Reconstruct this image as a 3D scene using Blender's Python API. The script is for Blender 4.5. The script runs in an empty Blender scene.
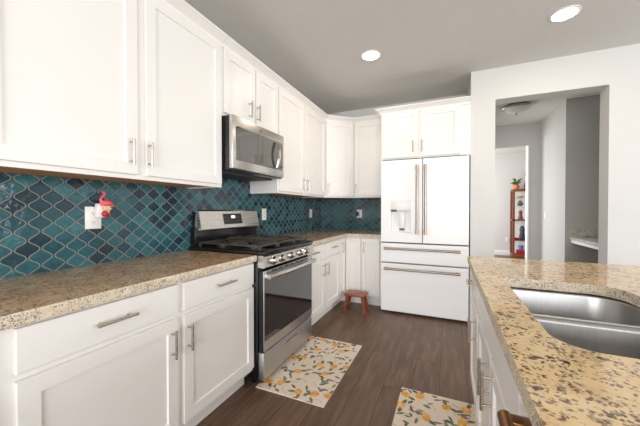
import bpy, bmesh, math, random
from mathutils import Vector, Matrix
random.seed(7)
sc = bpy.context.scene
COL = sc.collection
pi = math.pi

# ------------------------------------------------------------ camera, world, lights, exposure
cam_d = bpy.data.cameras.new('camera'); cam = bpy.data.objects.new('camera', cam_d); COL.objects.link(cam)
cam_d.sensor_fit = 'HORIZONTAL'; cam_d.sensor_width = 36.0; cam_d.lens = 287.27 * 36 / 640
cam_d.clip_start = 0.02
cam.location = (1.821, 0, 1.2178)
cam.rotation_euler = (pi / 2 - 0.0121, 0, 0.4157)
sc.camera = cam

w = bpy.data.worlds.new('world'); sc.world = w; w.use_nodes = True
w.node_tree.nodes['Background'].inputs[0].default_value = (0.86, 0.93, 1.0, 1)
w.node_tree.nodes['Background'].inputs[1].default_value = 1.2

def area(name, loc, rot, sx, sy, power, col=(1, 1, 1), shape='RECTANGLE', spread=pi):
    d = bpy.data.lights.new(name, 'AREA'); d.shape = shape; d.size = sx; d.size_y = sy; d.energy = power
    d.color = col; d.spread = spread
    o = bpy.data.objects.new(name, d); COL.objects.link(o); o.location = loc; o.rotation_euler = rot
    return o
# daylight entering by the glass doors behind the camera and by the windows of the dining side
area('daylight_patio', (2.6, -3.95, 1.25), (pi / 2, 0, 0), 4.6, 2.2, 190, (0.972, 0.988, 1.0))
area('daylight_dining', (6.85, 0.3, 1.4), (0, pi / 2, 0), 1.9, 4.6, 132, (0.972, 0.988, 1.0))
# daylight of the room beyond the hall
area('daylight_front_room', (1.3, 7.6, 1.5), (0, -pi / 2, 0), 1.7, 1.7, 60, (1.0, 0.98, 0.95))
# fill light added out of view on the left to brighten the hall
area('hall_fill', (0.55, 5.15, 1.5), (0, -pi / 2, 0), 1.8, 1.1, 22, (1.0, 0.965, 0.92))
sc.view_settings.view_transform = 'Standard'; sc.view_settings.look = 'None'
sc.view_settings.gamma = 1.0; sc.view_settings.exposure = 0.22
sc.view_settings.use_curve_mapping = False
sc.cycles.use_denoising = True
sc.cycles.max_bounces = 10; sc.cycles.diffuse_bounces = 6
sc.cycles.sample_clamp_indirect = 6.0

# ------------------------------------------------------------ material helpers
def srgb(r, g, b):
    f = lambda c: (c / 255 / 12.92) if c / 255 <= 0.04045 else ((c / 255 + 0.055) / 1.055) ** 2.4
    return (f(r), f(g), f(b), 1)

class NT:
    def __init__(s, name):
        s.m = bpy.data.materials.new(name); s.m.use_nodes = True
        s.t = s.m.node_tree; s.b = s.t.nodes['Principled BSDF']
    def n(s, typ, **k):
        o = s.t.nodes.new(typ)
        for a, v in k.items(): setattr(o, a, v)
        return o
    def put(s, sock, v):
        if isinstance(v, bpy.types.NodeSocket): s.t.links.new(v, sock)
        else: sock.default_value = v
    def m2(s, op, a, b=0.0, c=0.0):
        o = s.n('ShaderNodeMath', operation=op)
        s.put(o.inputs[0], a); s.put(o.inputs[1], b); s.put(o.inputs[2], c)
        return o.outputs[0]
    def mix(s, fac, a, b):
        o = s.n('ShaderNodeMix', data_type='RGBA')
        s.put(o.inputs[0], fac); s.put(o.inputs[6], a); s.put(o.inputs[7], b)
        return o.outputs[2]
    def coord(s, scale=(1, 1, 1), rot=(0, 0, 0)):
        c = s.n('ShaderNodeTexCoord'); mp = s.n('ShaderNodeMapping')
        mp.inputs['Scale'].default_value = scale; mp.inputs['Rotation'].default_value = rot
        s.t.links.new(c.outputs['Object'], mp.inputs[0]); return mp.outputs[0]
    def noise(s, vec, scale, detail=3, rough=0.5, dist=0.0):
        o = s.n('ShaderNodeTexNoise'); s.put(o.inputs['Vector'], vec); o.inputs['Scale'].default_value = scale
        o.inputs['Detail'].default_value = detail; o.inputs['Roughness'].default_value = rough
        o.inputs['Distortion'].default_value = dist
        return o
    def ramp(s, fac, stops):
        o = s.n('ShaderNodeValToRGB'); s.put(o.inputs[0], fac); e = o.color_ramp.elements
        while len(e) < len(stops): e.new(0.5)
        for el, (p, c) in zip(e, stops): el.position = p; el.color = c
        return o.outputs[0]
    def step(s, v, lo, hi):
        o = s.n('ShaderNodeMapRange', interpolation_type='SMOOTHSTEP'); s.put(o.inputs[0], v)
        o.inputs[1].default_value = lo; o.inputs[2].default_value = hi
        return o.outputs[0]
    def bump(s, h, strength=0.2, dist=0.01):
        o = s.n('ShaderNodeBump'); s.put(o.inputs['Height'], h)
        o.inputs['Strength'].default_value = strength; o.inputs['Distance'].default_value = dist
        s.t.links.new(o.outputs[0], s.b.inputs['Normal'])
    def set(s, **k):
        names = dict(col='Base Color', rough='Roughness', metal='Metallic', ior='IOR', coat='Coat Weight', trans='Transmission Weight',
                     spec='Specular IOR Level', ecol='Emission Color', estr='Emission Strength', alpha='Alpha', aniso='Anisotropic')
        for a, v in k.items(): s.put(s.b.inputs[names[a]], v)
        return s.m

def paint(name, col, rough=0.5, var=0.03, scale=3.0, bumps=0.0, bscale=120):
    t = NT(name); v = t.coord(); nz = t.noise(v, scale, 3)
    dark = tuple(c * (1 - var) for c in col[:3]) + (1,); lite = tuple(min(1, c * (1 + var)) for c in col[:3]) + (1,)
    t.set(col=t.mix(nz.outputs[0], dark, lite), rough=rough)
    if bumps: t.bump(t.noise(v, bscale, 4, 0.6).outputs[0], bumps, 0.004)
    return t.m

def metal(name, col, rough=0.3, stretch=(4, 4, 400), var=0.12, bumpy=0.03):
    t = NT(name); v = t.coord(stretch); nz = t.noise(v, 1.0, 3)
    dark = tuple(c * (1 - var) for c in col[:3]) + (1,)
    t.set(col=t.mix(nz.outputs[0], dark, col), metal=1.0, rough=t.m2('MULTIPLY_ADD', nz.outputs[0], 0.12, rough - 0.06))
    if bumpy: t.bump(nz.outputs[0], bumpy, 0.001)
    return t.m

def wood(name, c1, c2, stretch=(6, 60, 60), rough=0.4):
    t = NT(name); v = t.coord(stretch); nz = t.noise(v, 1.0, 4, 0.6, 1.5)
    t.set(col=t.ramp(nz.outputs[0], [(0.3, c1), (0.7, c2)]), rough=rough); return t.m

def granite(name, c_base, c_base2, c_grey, c_dark, c_red, seed, dens=0.5, size=1.0, rough=0.08, greyamt=0.75):
    t = NT(name); v0 = t.coord()
    mp = t.n('ShaderNodeMapping'); mp.inputs['Location'].default_value = (seed, seed * 1.7, 0); t.put(mp.inputs[0], v0); v = mp.outputs[0]
    big = t.noise(v, 9 / size, 4, 0.6, 0.6).outputs[0]; fine = t.noise(v, 60 / size, 4, 0.65).outputs[0]
    col = t.mix(t.step(big, 0.35, 0.65), c_base, c_base2)
    col = t.mix(t.m2('MULTIPLY', t.step(fine, 0.42, 0.62), 0.45), col, c_base2)
    gn = t.noise(v, 34 / size, 5, 0.7, 0.8).outputs[0]
    col = t.mix(t.m2('MULTIPLY', t.step(gn, 0.545, 0.62), greyamt), col, c_grey)
    def warped(sc_, amp):
        warp = t.n('ShaderNodeVectorMath', operation='MULTIPLY_ADD'); wn = t.noise(v, sc_, 3, 0.6)
        t.t.links.new(wn.outputs['Color'], warp.inputs[0]); warp.inputs[1].default_value = (amp,) * 3; t.t.links.new(v, warp.inputs[2]); return warp.outputs[0]
    clus = t.step(t.noise(v, 13 / size, 2).outputs[0], 0.36, 0.62)
    for k, (sc_, th, c, dn) in enumerate(((70 / size, 0.36, c_dark, .50), (64 / size, 0.34, c_red, .42), (120 / size, 0.40, c_dark, .5), (150 / size, 0.40, c_grey, .55), (170 / size, .42, c_red, .42))):
        wv = warped(110 / size, 0.022 * size * (1 if k < 2 else .6))
        vo = t.n('ShaderNodeTexVoronoi'); t.put(vo.inputs['Vector'], wv); vo.inputs['Scale'].default_value = sc_
        sep = t.n('ShaderNodeSeparateColor'); t.t.links.new(vo.outputs['Color'], sep.inputs[0])
        keep = t.m2('LESS_THAN', sep.outputs[0], t.m2('MULTIPLY', t.m2('MULTIPLY_ADD', clus, 0.8, 0.35), dens * dn))
        r = t.m2('MULTIPLY_ADD', sep.outputs[1], 0.26, th - 0.10)
        dd = t.m2('SUBTRACT', r, vo.outputs['Distance'])
        msk = t.m2('MULTIPLY', t.step(dd, -0.04, 0.12), keep)
        col = t.mix(t.m2('MULTIPLY', msk, t.m2('MULTIPLY_ADD', sep.outputs[2], 0.4, 0.55)), col, c)
    t.set(col=col, rough=rough, spec=0.5)
    return t.m

# ------------------------------------------------------------ materials
M_ = {}
M_['cab'] = paint('white_cabinet_paint', srgb(238, 235, 231), 0.38, 0.012)
M_['wall'] = paint('greige_wall_paint', srgb(212, 211, 208), 0.75, 0.015, 2.0, 0.05, 90)
M_['hallwall'] = paint('grey_hall_paint', srgb(196, 194, 190), 0.75, 0.015, 2.0, 0.05, 90)
M_['ceil'] = paint('grey_ceiling_texture', srgb(213, 211, 207), 0.9, 0.03, 14, 0.35, 45)
M_['hallceil'] = paint('hall_ceiling_texture', srgb(218, 216, 212), 0.9, 0.03, 14, 0.3, 45)
M_['trim'] = paint('white_trim_paint', srgb(240, 239, 237), 0.4, 0.01)
M_['rawwood'] = wood('raw_maple_underside', srgb(176, 128, 80), srgb(205, 158, 108), (2, 40, 20), 0.55)
M_['nickel'] = metal('brushed_nickel', srgb(196, 188, 176), 0.28, (200, 200, 200), 0.06, 0)
M_['steel'] = metal('brushed_stainless', srgb(216, 213, 208), 0.27, (3, 3, 500))
M_['steelv'] = metal('brushed_stainless_panel', srgb(204, 205, 207), 0.42, (3, 500, 3), 0.08)
M_['sinksteel'] = metal('satin_sink_steel', srgb(186, 185, 184), 0.33, (120, 120, 3), 0.2)
M_['chrome'] = metal('polished_steel', srgb(214, 210, 204), 0.1, (5, 5, 5), 0.03, 0)
M_['bronze'] = metal('brushed_bronze', srgb(180, 156, 134), 0.33, (200, 200, 200), 0.06, 0)
M_['paleb'] = metal('pale_champagne_bronze', srgb(164, 154, 145), 0.36, (200, 200, 200), 0.06, 0)
M_['copper'] = metal('brushed_copper', srgb(136, 96, 62), 0.3, (300, 8, 8), 0.2, 0)
M_['black'] = paint('black_enamel', srgb(20, 20, 22), 0.22, 0.1)
M_['iron'] = paint('matte_cast_iron', srgb(70, 63, 58), 0.42, 0.2, 60, 0.2, 300)
M_['dark'] = paint('dark_gap_plastic', srgb(60, 58, 56), 0.6, 0.1)
M_['glassblack'] = paint('black_oven_glass', srgb(30, 31, 34), 0.04, 0.02); M_['glassblack'].node_tree.nodes['Principled BSDF'].inputs['IOR'].default_value = 2.1
M_['mwglass'] = paint('smoked_microwave_glass', srgb(62, 60, 58), 0.05, 0.03); M_['mwglass'].node_tree.nodes['Principled BSDF'].inputs['IOR'].default_value = 2.1
M_['fridge'] = paint('matte_white_appliance', srgb(244, 243, 243), 0.33, 0.006)
M_['plastic'] = paint('white_plastic', srgb(238, 236, 232), 0.3, 0.01)
M_['slot'] = paint('outlet_slot', srgb(96, 90, 84), 0.5, 0.05)
M_['redwood'] = wood('red_stained_wood', srgb(108, 54, 36), srgb(160, 88, 58), (10, 60, 60), 0.28)
M_['cherry'] = wood('cherry_wood', srgb(104, 58, 36), srgb(146, 88, 56), (60, 60, 6), 0.35)
M_['pink'] = paint('flamingo_pink', srgb(240, 96, 104), 0.3, 0.05)
M_['lightpink'] = paint('pale_pink', srgb(236, 160, 158), 0.3, 0.05)
M_['red'] = paint('holiday_red', srgb(196, 30, 44), 0.35, 0.08)
M_['beige'] = paint('cream_ceramic', srgb(226, 206, 170), 0.4, 0.2, 80)
M_['green'] = paint('leaf_green', srgb(52, 92, 50), 0.5, 0.25, 40)
M_['orangepot'] = paint('orange_glazed_pot', srgb(206, 108, 44), 0.35, 0.1, 20)
M_['yellow'] = paint('yellow_glaze', srgb(224, 190, 96), 0.35, 0.1, 20)
M_['greyglaze'] = paint('grey_glaze', srgb(120, 122, 124), 0.3, 0.1, 20)
M_['blue'] = paint('blue_glaze', srgb(110, 150, 196), 0.3, 0.1, 20)
M_['brownfig'] = paint('brown_ceramic', srgb(128, 84, 62), 0.4, 0.2, 30)
M_['navy'] = paint('dark_slate_ceramic', srgb(66, 72, 84), 0.4, 0.1, 30)
M_['display'] = paint('display_digits', srgb(225, 232, 236), 0.4, 0.01)
t = NT('display_lit'); t.set(col=srgb(200, 215, 220), ecol=(0.8, 0.9, 1, 1), estr=0.8); M_['lit'] = t.m
t = NT('lamp_diffuser'); t.set(col=(1, 0.95, 0.85, 1), ecol=(1, 0.86, 0.64, 1), estr=14); M_['lamp'] = t.m
t = NT('frosted_bowl_glass'); t.set(col=srgb(222, 222, 220), rough=0.35, trans=0.25, ecol=(1, 0.97, 0.92, 1), estr=0.03); M_['bowl'] = t.m
t = NT('clear_glass'); t.set(col=(0.98, 1, 1, 1), rough=0.02, trans=1.0, ior=1.12); M_['clear'] = t.m
M_['granite'] = granite('beige_granite', srgb(198, 156, 110), srgb(216, 184, 144), srgb(164, 146, 126), srgb(66, 54, 46), srgb(104, 66, 46), 3.1, 0.78, 1.05)
M_['granite2'] = granite('golden_granite', srgb(220, 184, 130), srgb(231, 203, 156), srgb(180, 162, 140), srgb(46, 34, 34), srgb(82, 38, 32), 9.4, 0.7, 1.35, 0.08, 0.45)
M_['granite3'] = granite('grey_desk_granite', srgb(190, 182, 170), srgb(206, 200, 190), srgb(150, 146, 140), srgb(86, 80, 76), srgb(110, 96, 88), 2.2, 0.55, 1.0, 0.3)
M_['graniteedge'] = granite('lit_chiselled_granite_edge', srgb(206, 188, 160), srgb(222, 210, 190), srgb(176, 168, 158), srgb(96, 80, 68), srgb(120, 84, 64), 5.0, 0.6, 0.6, 0.5)  # paler than the tops: light on the rough edge put into the colour

def tile_mat():
    t = NT('teal_lantern_tile')
    g = t.n('ShaderNodeNewGeometry'); s = t.n('ShaderNodeSeparateXYZ'); t.t.links.new(g.outputs['Position'], s.inputs[0])
    c, A, H = 0.0493, 0.0198, 0.083
    u = t.m2('ADD', t.m2('ADD', s.outputs[0], s.outputs[1]), -0.641 + c / 2 + 4 * c)
    v = t.m2('ADD', s.outputs[2], -1.319 + H / 2 + 20 * H)
    ph = t.m2('MULTIPLY', v, 2 * pi / H)
    cs = t.m2('MULTIPLY', t.m2('COSINE', ph), A)
    sn = t.m2('MULTIPLY', t.m2('SINE', ph), A * 2 * pi / H)
    slope = t.m2('SQRT', t.m2('ADD', t.m2('MULTIPLY', sn, sn), 1.0))
    e = t.m2('DIVIDE', t.m2('SUBTRACT', u, cs), 2 * c)
    o = t.m2('DIVIDE', t.m2('ADD', t.m2('SUBTRACT', u, c), cs), 2 * c)
    def dist(x): return t.m2('ABSOLUTE', t.m2('SUBTRACT', x, t.m2('ROUND', x)))
    d = t.m2('DIVIDE', t.m2('MULTIPLY', t.m2('MINIMUM', dist(e), dist(o)), 2 * c), slope)
    col_i = t.m2('ADD', t.m2('FLOOR', e), t.m2('FLOOR', o))
    par = t.m2('ABSOLUTE', t.m2('MODULO', col_i, 2.0))
    vh = t.m2('DIVIDE', v, H)
    row = t.m2('FLOOR', t.m2('ADD', vh, t.m2('MULTIPLY', t.m2('SUBTRACT', 1.0, par), 0.5)))
    cb = t.n('ShaderNodeCombineXYZ'); t.put(cb.inputs[0], col_i); t.put(cb.inputs[1], row)
    wn = t.n('ShaderNodeTexWhiteNoise', noise_dimensions='2D'); t.t.links.new(cb.outputs[0], wn.inputs['Vector'])
    tilec = t.ramp(wn.outputs['Value'], [(0.0, srgb(28, 46, 58)), (0.2, srgb(30, 68, 79)), (0.55, srgb(37, 93, 102)), (1.0, srgb(58, 119, 124))])
    glz = t.noise(g.outputs['Position'], 45, 4, 0.6, 1.0).outputs[0]
    tilec = t.mix(t.m2('MULTIPLY', t.step(glz, 0.35, 0.7), 0.5), tilec, srgb(26, 52, 64))
    grout = t.m2('SUBTRACT', 1.0, t.step(d, 0.0016, 0.0030))
    col = t.mix(grout, tilec, srgb(134, 130, 125))
    t.set(col=col, rough=t.m2('MULTIPLY_ADD', grout, 0.6, 0.12))
    sep = t.n('ShaderNodeSeparateColor'); t.t.links.new(wn.outputs['Color'], sep.inputs[0])
    wob = t.noise(g.outputs['Position'], 26, 2, 0.5).outputs[0]
    tilt = t.m2('ADD', t.m2('MULTIPLY', t.m2('SUBTRACT', sep.outputs[0], 0.5), t.m2('MULTIPLY', u, 0.05)), t.m2('MULTIPLY', t.m2('SUBTRACT', sep.outputs[1], 0.5), t.m2('MULTIPLY', v, 0.05)))
    hgt = t.m2('ADD', t.m2('MULTIPLY', t.step(d, 0.0012, 0.006), 0.0022), t.m2('MULTIPLY', wob, 0.0026))
    t.bump(hgt, 0.8, 1.0)
    return t.m
M_['tile'] = tile_mat()

def floor_mat():
    t = NT('dark_plank_floor'); g = t.n('ShaderNodeNewGeometry'); s = t.n('ShaderNodeSeparateXYZ'); t.t.links.new(g.outputs['Position'], s.inputs[0])
    cb = t.n('ShaderNodeCombineXYZ'); t.put(cb.inputs[0], s.outputs[1]); t.put(cb.inputs[1], s.outputs[0])
    br = t.n('ShaderNodeTexBrick'); t.t.links.new(cb.outputs[0], br.inputs['Vector'])
    br.offset = 0.37; br.inputs['Scale'].default_value = 1.0; br.inputs['Brick Width'].default_value = 1.22; br.inputs['Row Height'].default_value = 0.178
    br.inputs['Mortar Size'].default_value = 0.0016; br.inputs['Mortar Smooth'].default_value = 0.2; br.inputs['Bias'].default_value = 0.0
    br.inputs['Color1'].default_value = (0.0, 0.0, 0.0, 1); br.inputs['Color2'].default_value = (1, 1, 1, 1); br.inputs['Mortar'].default_value = (0.5, 0.5, 0.5, 1)
    bw = t.n('ShaderNodeRGBToBW'); t.t.links.new(br.outputs['Color'], bw.inputs[0])
    off = t.n('ShaderNodeCombineXYZ'); t.put(off.inputs[0], t.m2('MULTIPLY', s.outputs[0], 26)); t.put(off.inputs[1], t.m2('MULTIPLY', s.outputs[1], 2.6)); t.put(off.inputs[2], t.m2('MULTIPLY', bw.outputs[0], 30))
    gr = t.noise(off.outputs[0], 1.0, 5, 0.62, 0.8).outputs[0]
    fine = t.noise(off.outputs[0], 4.0, 3, 0.6).outputs[0]
    col = t.ramp(gr, [(0.28, srgb(72, 54, 43)), (0.5, srgb(106, 80, 63)), (0.72, srgb(140, 110, 88))])
    col = t.mix(t.m2('MULTIPLY', fine, 0.3), col, srgb(70, 52, 42))
    col = t.mix(t.m2('MULTIPLY', bw.outputs[0], 0.4), col, srgb(116, 92, 76))
    col = t.mix(br.outputs['Fac'], col, srgb(34, 26, 23))
    t.set(col=col, rough=t.m2('MULTIPLY_ADD', gr, 0.16, 0.3), spec=0.4)
    t.bump(t.m2('SUBTRACT', t.m2('MULTIPLY', gr, 0.25), br.outputs['Fac']), 0.15, 0.002)
    return t.m
M_['floor'] = floor_mat()
M_['rug'] = paint('cream_rug_cloth', srgb(228, 214, 198), 0.9, 0.05, 30, 0.2, 600)
t = NT('printed_orange'); v = t.coord(); nz = t.noise(v, 28, 2).outputs[0]
t.set(col=t.ramp(nz, [(0.35, srgb(222, 150, 66)), (0.55, srgb(236, 176, 88)), (0.72, srgb(242, 202, 130))]), rough=0.9); M_['rugorange'] = t.m
t = NT('printed_leaf'); v = t.coord(); nz = t.noise(v, 30, 2).outputs[0]
t.set(col=t.ramp(nz, [(0.35, srgb(84, 92, 76)), (0.55, srgb(118, 124, 96)), (0.7, srgb(160, 156, 122))]), rough=0.9); M_['rugleaf'] = t.m
M_['rugtwig'] = paint('printed_blossom', srgb(196, 170, 140), 0.9, 0.1)

# ------------------------------------------------------------ mesh helpers
class MB:
    """collects shapes in world coordinates and links them as ONE mesh object"""
    def __init__(s): s.bm = bmesh.new()
    def _new(s, vs, faces, mi=0, bev=0.0, seg=2):
        bm = s.bm if not bev else bmesh.new()
        v = [bm.verts.new(p) for p in vs]
        fs = []
        for f in faces:
            try: fs.append(bm.faces.new([v[i] for i in f]))
            except ValueError: pass
        for f in fs: f.material_index = mi
        if bev:
            bmesh.ops.recalc_face_normals(bm, faces=bm.faces)
            bmesh.ops.bevel(bm, geom=list(bm.edges), offset=bev, segments=seg, profile=0.5, affect='EDGES')
            for f in bm.faces: f.material_index = mi
            me = bpy.data.meshes.new('tmp'); bm.to_mesh(me); bm.free(); s.bm.from_mesh(me); bpy.data.meshes.remove(me)
        return s
    def box(s, x0, x1, y0, y1, z0, z1, bev=0.0, mi=0, seg=2, mat=None):
        vs = [(x, y, z) for x in (x0, x1) for y in (y0, y1) for z in (z0, z1)]
        if mat is not None: vs = [mat @ Vector(p) for p in vs]
        return s._new(vs, [(0, 1, 3, 2), (4, 6, 7, 5), (0, 4, 5, 1), (2, 3, 7, 6), (0, 2, 6, 4), (1, 5, 7, 3)], mi, bev, seg)
    def loops(s, loops, mi=0, cap0=True, cap1=True, closed=True, mis=None):
        """skin consecutive closed loops of equal length"""
        bm = s.bm; n = len(loops[0]); V = [[bm.verts.new(p) for p in L] for L in loops]
        for k in range(len(V) - 1):
            for i in range(n if closed else n - 1):
                j = (i + 1) % n
                f = bm.faces.new((V[k][i], V[k][j], V[k + 1][j], V[k + 1][i])); f.material_index = mis[k] if mis else mi
        if cap0: bm.faces.new(V[0][::-1]).material_index = mis[0] if mis else mi
        if cap1: bm.faces.new(V[-1]).material_index = mis[-1] if mis else mi
        return s
    def cyl(s, p0, p1, r, seg=18, r1=None, mi=0):
        p0, p1 = Vector(p0), Vector(p1); d = (p1 - p0).normalized()
        a = d.orthogonal().normalized(); b = d.cross(a); r1 = r if r1 is None else r1
        L = lambda p, q: [p + (a * math.cos(2 * pi * i / seg) + b * math.sin(2 * pi * i / seg)) * q for i in range(seg)]
        return s.loops([L(p0, r), L(p1, r1)], mi)
    def lathe(s, prof, c, axis=(0, 0, 1), seg=28, mi=0):
        d = Vector(axis).normalized(); a = d.orthogonal().normalized(); b = d.cross(a); c = Vector(c)
        L = [[c + d * h + (a * math.cos(2 * pi * i / seg) + b * math.sin(2 * pi * i / seg)) * max(r, 1e-4) for i in range(seg)] for r, h in prof]
        return s.loops(L, mi)
    def tube(s, pts, r, seg=18, mi=0):
        pts = [Vector(p) for p in pts]; rr = r if isinstance(r, (list, tuple)) else [r] * len(pts); L = []
        ref = None
        for i, p in enumerate(pts):
            d = (pts[min(i + 1, len(pts) - 1)] - pts[max(i - 1, 0)]).normalized()
            if ref is None: ref = d.orthogonal().normalized()
            a = (ref - d * ref.dot(d)).normalized(); b = d.cross(a); ref = a
            L.append([p + (a * math.cos(2 * pi * k / seg) + b * math.sin(2 * pi * k / seg)) * rr[i] for k in range(seg)])
        return s.loops(L, mi)
    def ball(s, c, rx, ry=None, rz=None, mi=0, seg=18, rings=10, mat=None):
        ry = rx if ry is None else ry; rz = rx if rz is None else rz; L = []
        for k in range(rings + 1):
            th = pi * (0.02 + 0.96 * k / rings)
            ring = [Vector((rx * math.sin(th) * math.cos(2 * pi * i / seg), ry * math.sin(th) * math.sin(2 * pi * i / seg), -rz * math.cos(th))) for i in range(seg)]
            L.append([Vector(c) + (mat @ q if mat is not None else q) for q in ring])
        return s.loops(L, mi)
    def prism(s, poly, z0, z1, mi=0):
        return s.loops([[(x, y, z0) for x, y in poly], [(x, y, z1) for x, y in poly]], mi)
    def sweep(s, prof, path, mi=0):
        """profile (out, up) along an open polyline of (x, y); out is to the right of travel"""
        L = []
        for i, p in enumerate(path):
            p = Vector(p); ns = []
            for q0, q1 in ((i - 1, i), (i, i + 1)):
                if q0 < 0 or q1 >= len(path): continue
                d = (Vector(path[q1]) - Vector(path[q0])).normalized(); ns.append(Vector((d.y, -d.x)))
            n = sum(ns, Vector((0, 0))).normalized(); k = 1 / max(0.3, n.dot(ns[0]))
            L.append([(p.x + n.x * o * k, p.y + n.y * o * k, z) for o, z in prof])
        return s.loops(L, mi)
    def build(s, name, mats, parent=None, smooth=24):
        bmesh.ops.recalc_face_normals(s.bm, faces=s.bm.faces)
        org = ORG.get(parent.name, Vector((0, 0, 0))) if parent else Vector((0, 0, 0))
        if parent:
            bmesh.ops.translate(s.bm, verts=s.bm.verts, vec=-org)
        me = bpy.data.meshes.new(name); s.bm.to_mesh(me); s.bm.free()
        for m in (mats if isinstance(mats, (list, tuple)) else [mats]): me.materials.append(M_[m])
        me.shade_smooth(); me.set_sharp_from_angle(angle=math.radians(smooth))
        o = bpy.data.objects.new(name, me); COL.objects.link(o)
        if parent: o.parent = parent; ORG[o.name] = org
        return o
ORG = {}
def tag(o, label=None, cat=None, group=None, kind=None):
    for k, v in (('label', label), ('category', cat), ('group', group), ('kind', kind)):
        if v: o[k] = v
    return o
def thing(name, label, cat, loc, group=None):
    o = bpy.data.objects.new(name, None); COL.objects.link(o); o.empty_display_size = 0.1; o.location = loc
    ORG[o.name] = Vector(loc); return tag(o, label, cat, group)
def struct(o): o['kind'] = 'structure'; return o
def rebase(o):
    """give a single-mesh thing an origin at its own base"""
    vs = [v.co for v in o.data.vertices]
    c = Vector(((min(v.x for v in vs) + max(v.x for v in vs)) / 2, (min(v.y for v in vs) + max(v.y for v in vs)) / 2, min(v.z for v in vs)))
    o.data.transform(Matrix.Translation(-c)); o.location = c; return o
def basis(o, u, n):
    u = Vector(u).normalized(); n = Vector(n).normalized()
    m = Matrix((u, (0, 0, 1), n)).transposed().to_4x4(); m.translation = Vector(o); return m   # local (u, up, out)
def rrect(x0, x1, y0, y1, r, seg=6):
    rr = r if isinstance(r, (list, tuple)) else [r] * 4; P = []
    for (cx, cy, a0), q in zip(((x1 - rr[0], y1 - rr[0], 0), (x0 + rr[1], y1 - rr[1], 90), (x0 + rr[2], y0 + rr[2], 180), (x1 - rr[3], y0 + rr[3], 270)), rr):
        for i in range(seg + 1):
            a = math.radians(a0 + 90 * i / seg); P.append((cx + q * math.cos(a), cy + q * math.sin(a)))
    return P

# cabinet fronts -------------------------------------------------------------------------------
def shaker(B, u0, u1, z0, z1, parent, name='door', t=0.02, rail=0.058, slab=False, mat='cab'):
    b = MB()
    def ring(i, n): return [B @ Vector(p) for p in ((u0 + i, z0 + i, n), (u1 - i, z0 + i, n), (u1 - i, z1 - i, n), (u0 + i, z1 - i, n))]
    L = [ring(0, 0), ring(0, t - 0.002), ring(0.002, t)]
    if not slab: L += [ring(rail, t), ring(rail + 0.003, t - 0.009)]
    b.loops(L)
    return b.build(name, mat, parent, 20)
def pull(B, u, z, length, parent, vertical, mat='nickel', t=0.02, r=0.006, off=0.032):
    b = MB(); h = length / 2; P = lambda a, c: B @ Vector((u, z + a, c) if vertical else (u + a, z, c))
    b.cyl(P(-h, t + off), P(h, t + off), r)
    for a in (-h * 0.72, h * 0.72): b.cyl(P(a, t - 0.0015), P(a, t + off), r * 0.8)
    return b.build('handle', mat, parent)

# ------------------------------------------------------------ the room
H = 2.70
XW = 7.0; YB0 = -4.1; YB = 4.15; YF = 3.511; XC = 2.053
struct(MB().box(-0.12, XW + .1, YB0 - .1, 9.1, -0.1, 0).build('floor', 'floor'))
struct(MB().box(-0.12, XW + .1, YB0 - .1, YF + .18, H, H + .1).build('ceiling', 'ceil'))
b = MB().box(-0.12, XC, YF + .18, YB + .12, H, H + .1); struct(b.build('ceiling_alcove', 'ceil'))
struct(MB().box(XC, XW, YF + .18, 9.1, H, H + .1).build('ceiling_hall', 'hallceil'))
struct(MB().box(-0.12, 0, YB0, YB + .12, 0, H).build('wall_left', 'wall'))
struct(MB().box(0, XC, YB, YB + .12, 0, H).build('wall_back', 'wall'))
# right wall with the cased opening, and the return beside the refrigerator
OX0, OX1, OZ = 2.282, 3.187, 2.371
b = MB().box(XC, OX0, YF, YF + .18, 0, H).box(OX1, XW, YF, YF + .18, 0, H).box(OX0, OX1, YF, YF + .18, OZ, H).box(XC, XC + .12, YF + .18, YB + .12, 0, H)
struct(b.build('wall_right', 'wall'))
# sides behind the camera, with the openings the daylight comes in by
b = MB().box(-.12, .2, YB0 - .1, YB0, 0, H).box(5.0, XW + .1, YB0 - .1, YB0, 0, H).box(.2, 5.0, YB0 - .1, YB0, 2.4, H)
struct(b.build('wall_behind', 'wall'))
b = MB().box(XW, XW + .1, YB0, -2.1, 0, H).box(XW, XW + .1, 2.7, YF, 0, H).box(XW, XW + .1, -2.1, 2.7, 2.4, H).box(XW, XW + .1, -2.1, 2.7, 0, .4)
struct(b.build('wall_dining', 'wall'))
# hall
HX = 3.28; HY = 6.0; AY = 4.88
b = MB().box(XC, 2.2, HY, HY + .12, 0, H).box(3.1155, HX + .12, HY, HY + .12, 0, H).box(2.2, 3.1155, HY, HY + .12, 2.3255, H)
struct(b.build('wall_hall_end', 'hallwall'))
struct(MB().box(XC, XC + .12, YB + .12, 4.55, 0, H).box(XC, XC + .12, 5.75, HY, 0, H).box(XC, XC + .12, 4.55, 5.75, 2.4, H).build('wall_hall_left', 'hallwall'))  # opening added in this unseen wall to let the hall fill light through
struct(MB().box(HX, HX + .12, AY, HY, 0, H).build('wall_hall_right', 'hallwall'))
struct(MB().box(HX + .12, 4.7, AY, AY + .12, 0, H).build('wall_alcove_end', 'hallwall'))
struct(MB().box(4.7, 4.82, YF + .18, AY + .12, 0, H).build('wall_alcove_side', 'hallwall'))
b = MB().box(3.095, 3.115, HY - .012, HY + .132, 0, 2.325)
struct(b.build('trim_hall_doorway', 'trim'))
# front room seen through the doorway
struct(MB().box(0.6, 5.0, 8.95, 9.07, 0, H).build('wall_front_room', 'wall'))
struct(MB().box(4.9, 5.02, HY + .12, 8.95, 0, H).build('wall_front_room_side', 'wall'))
struct(MB().box(0.6, 4.9, 8.935, 8.95, 0, .13, 0.004).build('baseboard_front_room', 'trim'))
struct(MB().box(HX - .014, HX, AY + .001, HY, 0, .11, 0.004).build('baseboard_hall', 'trim'))

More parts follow.
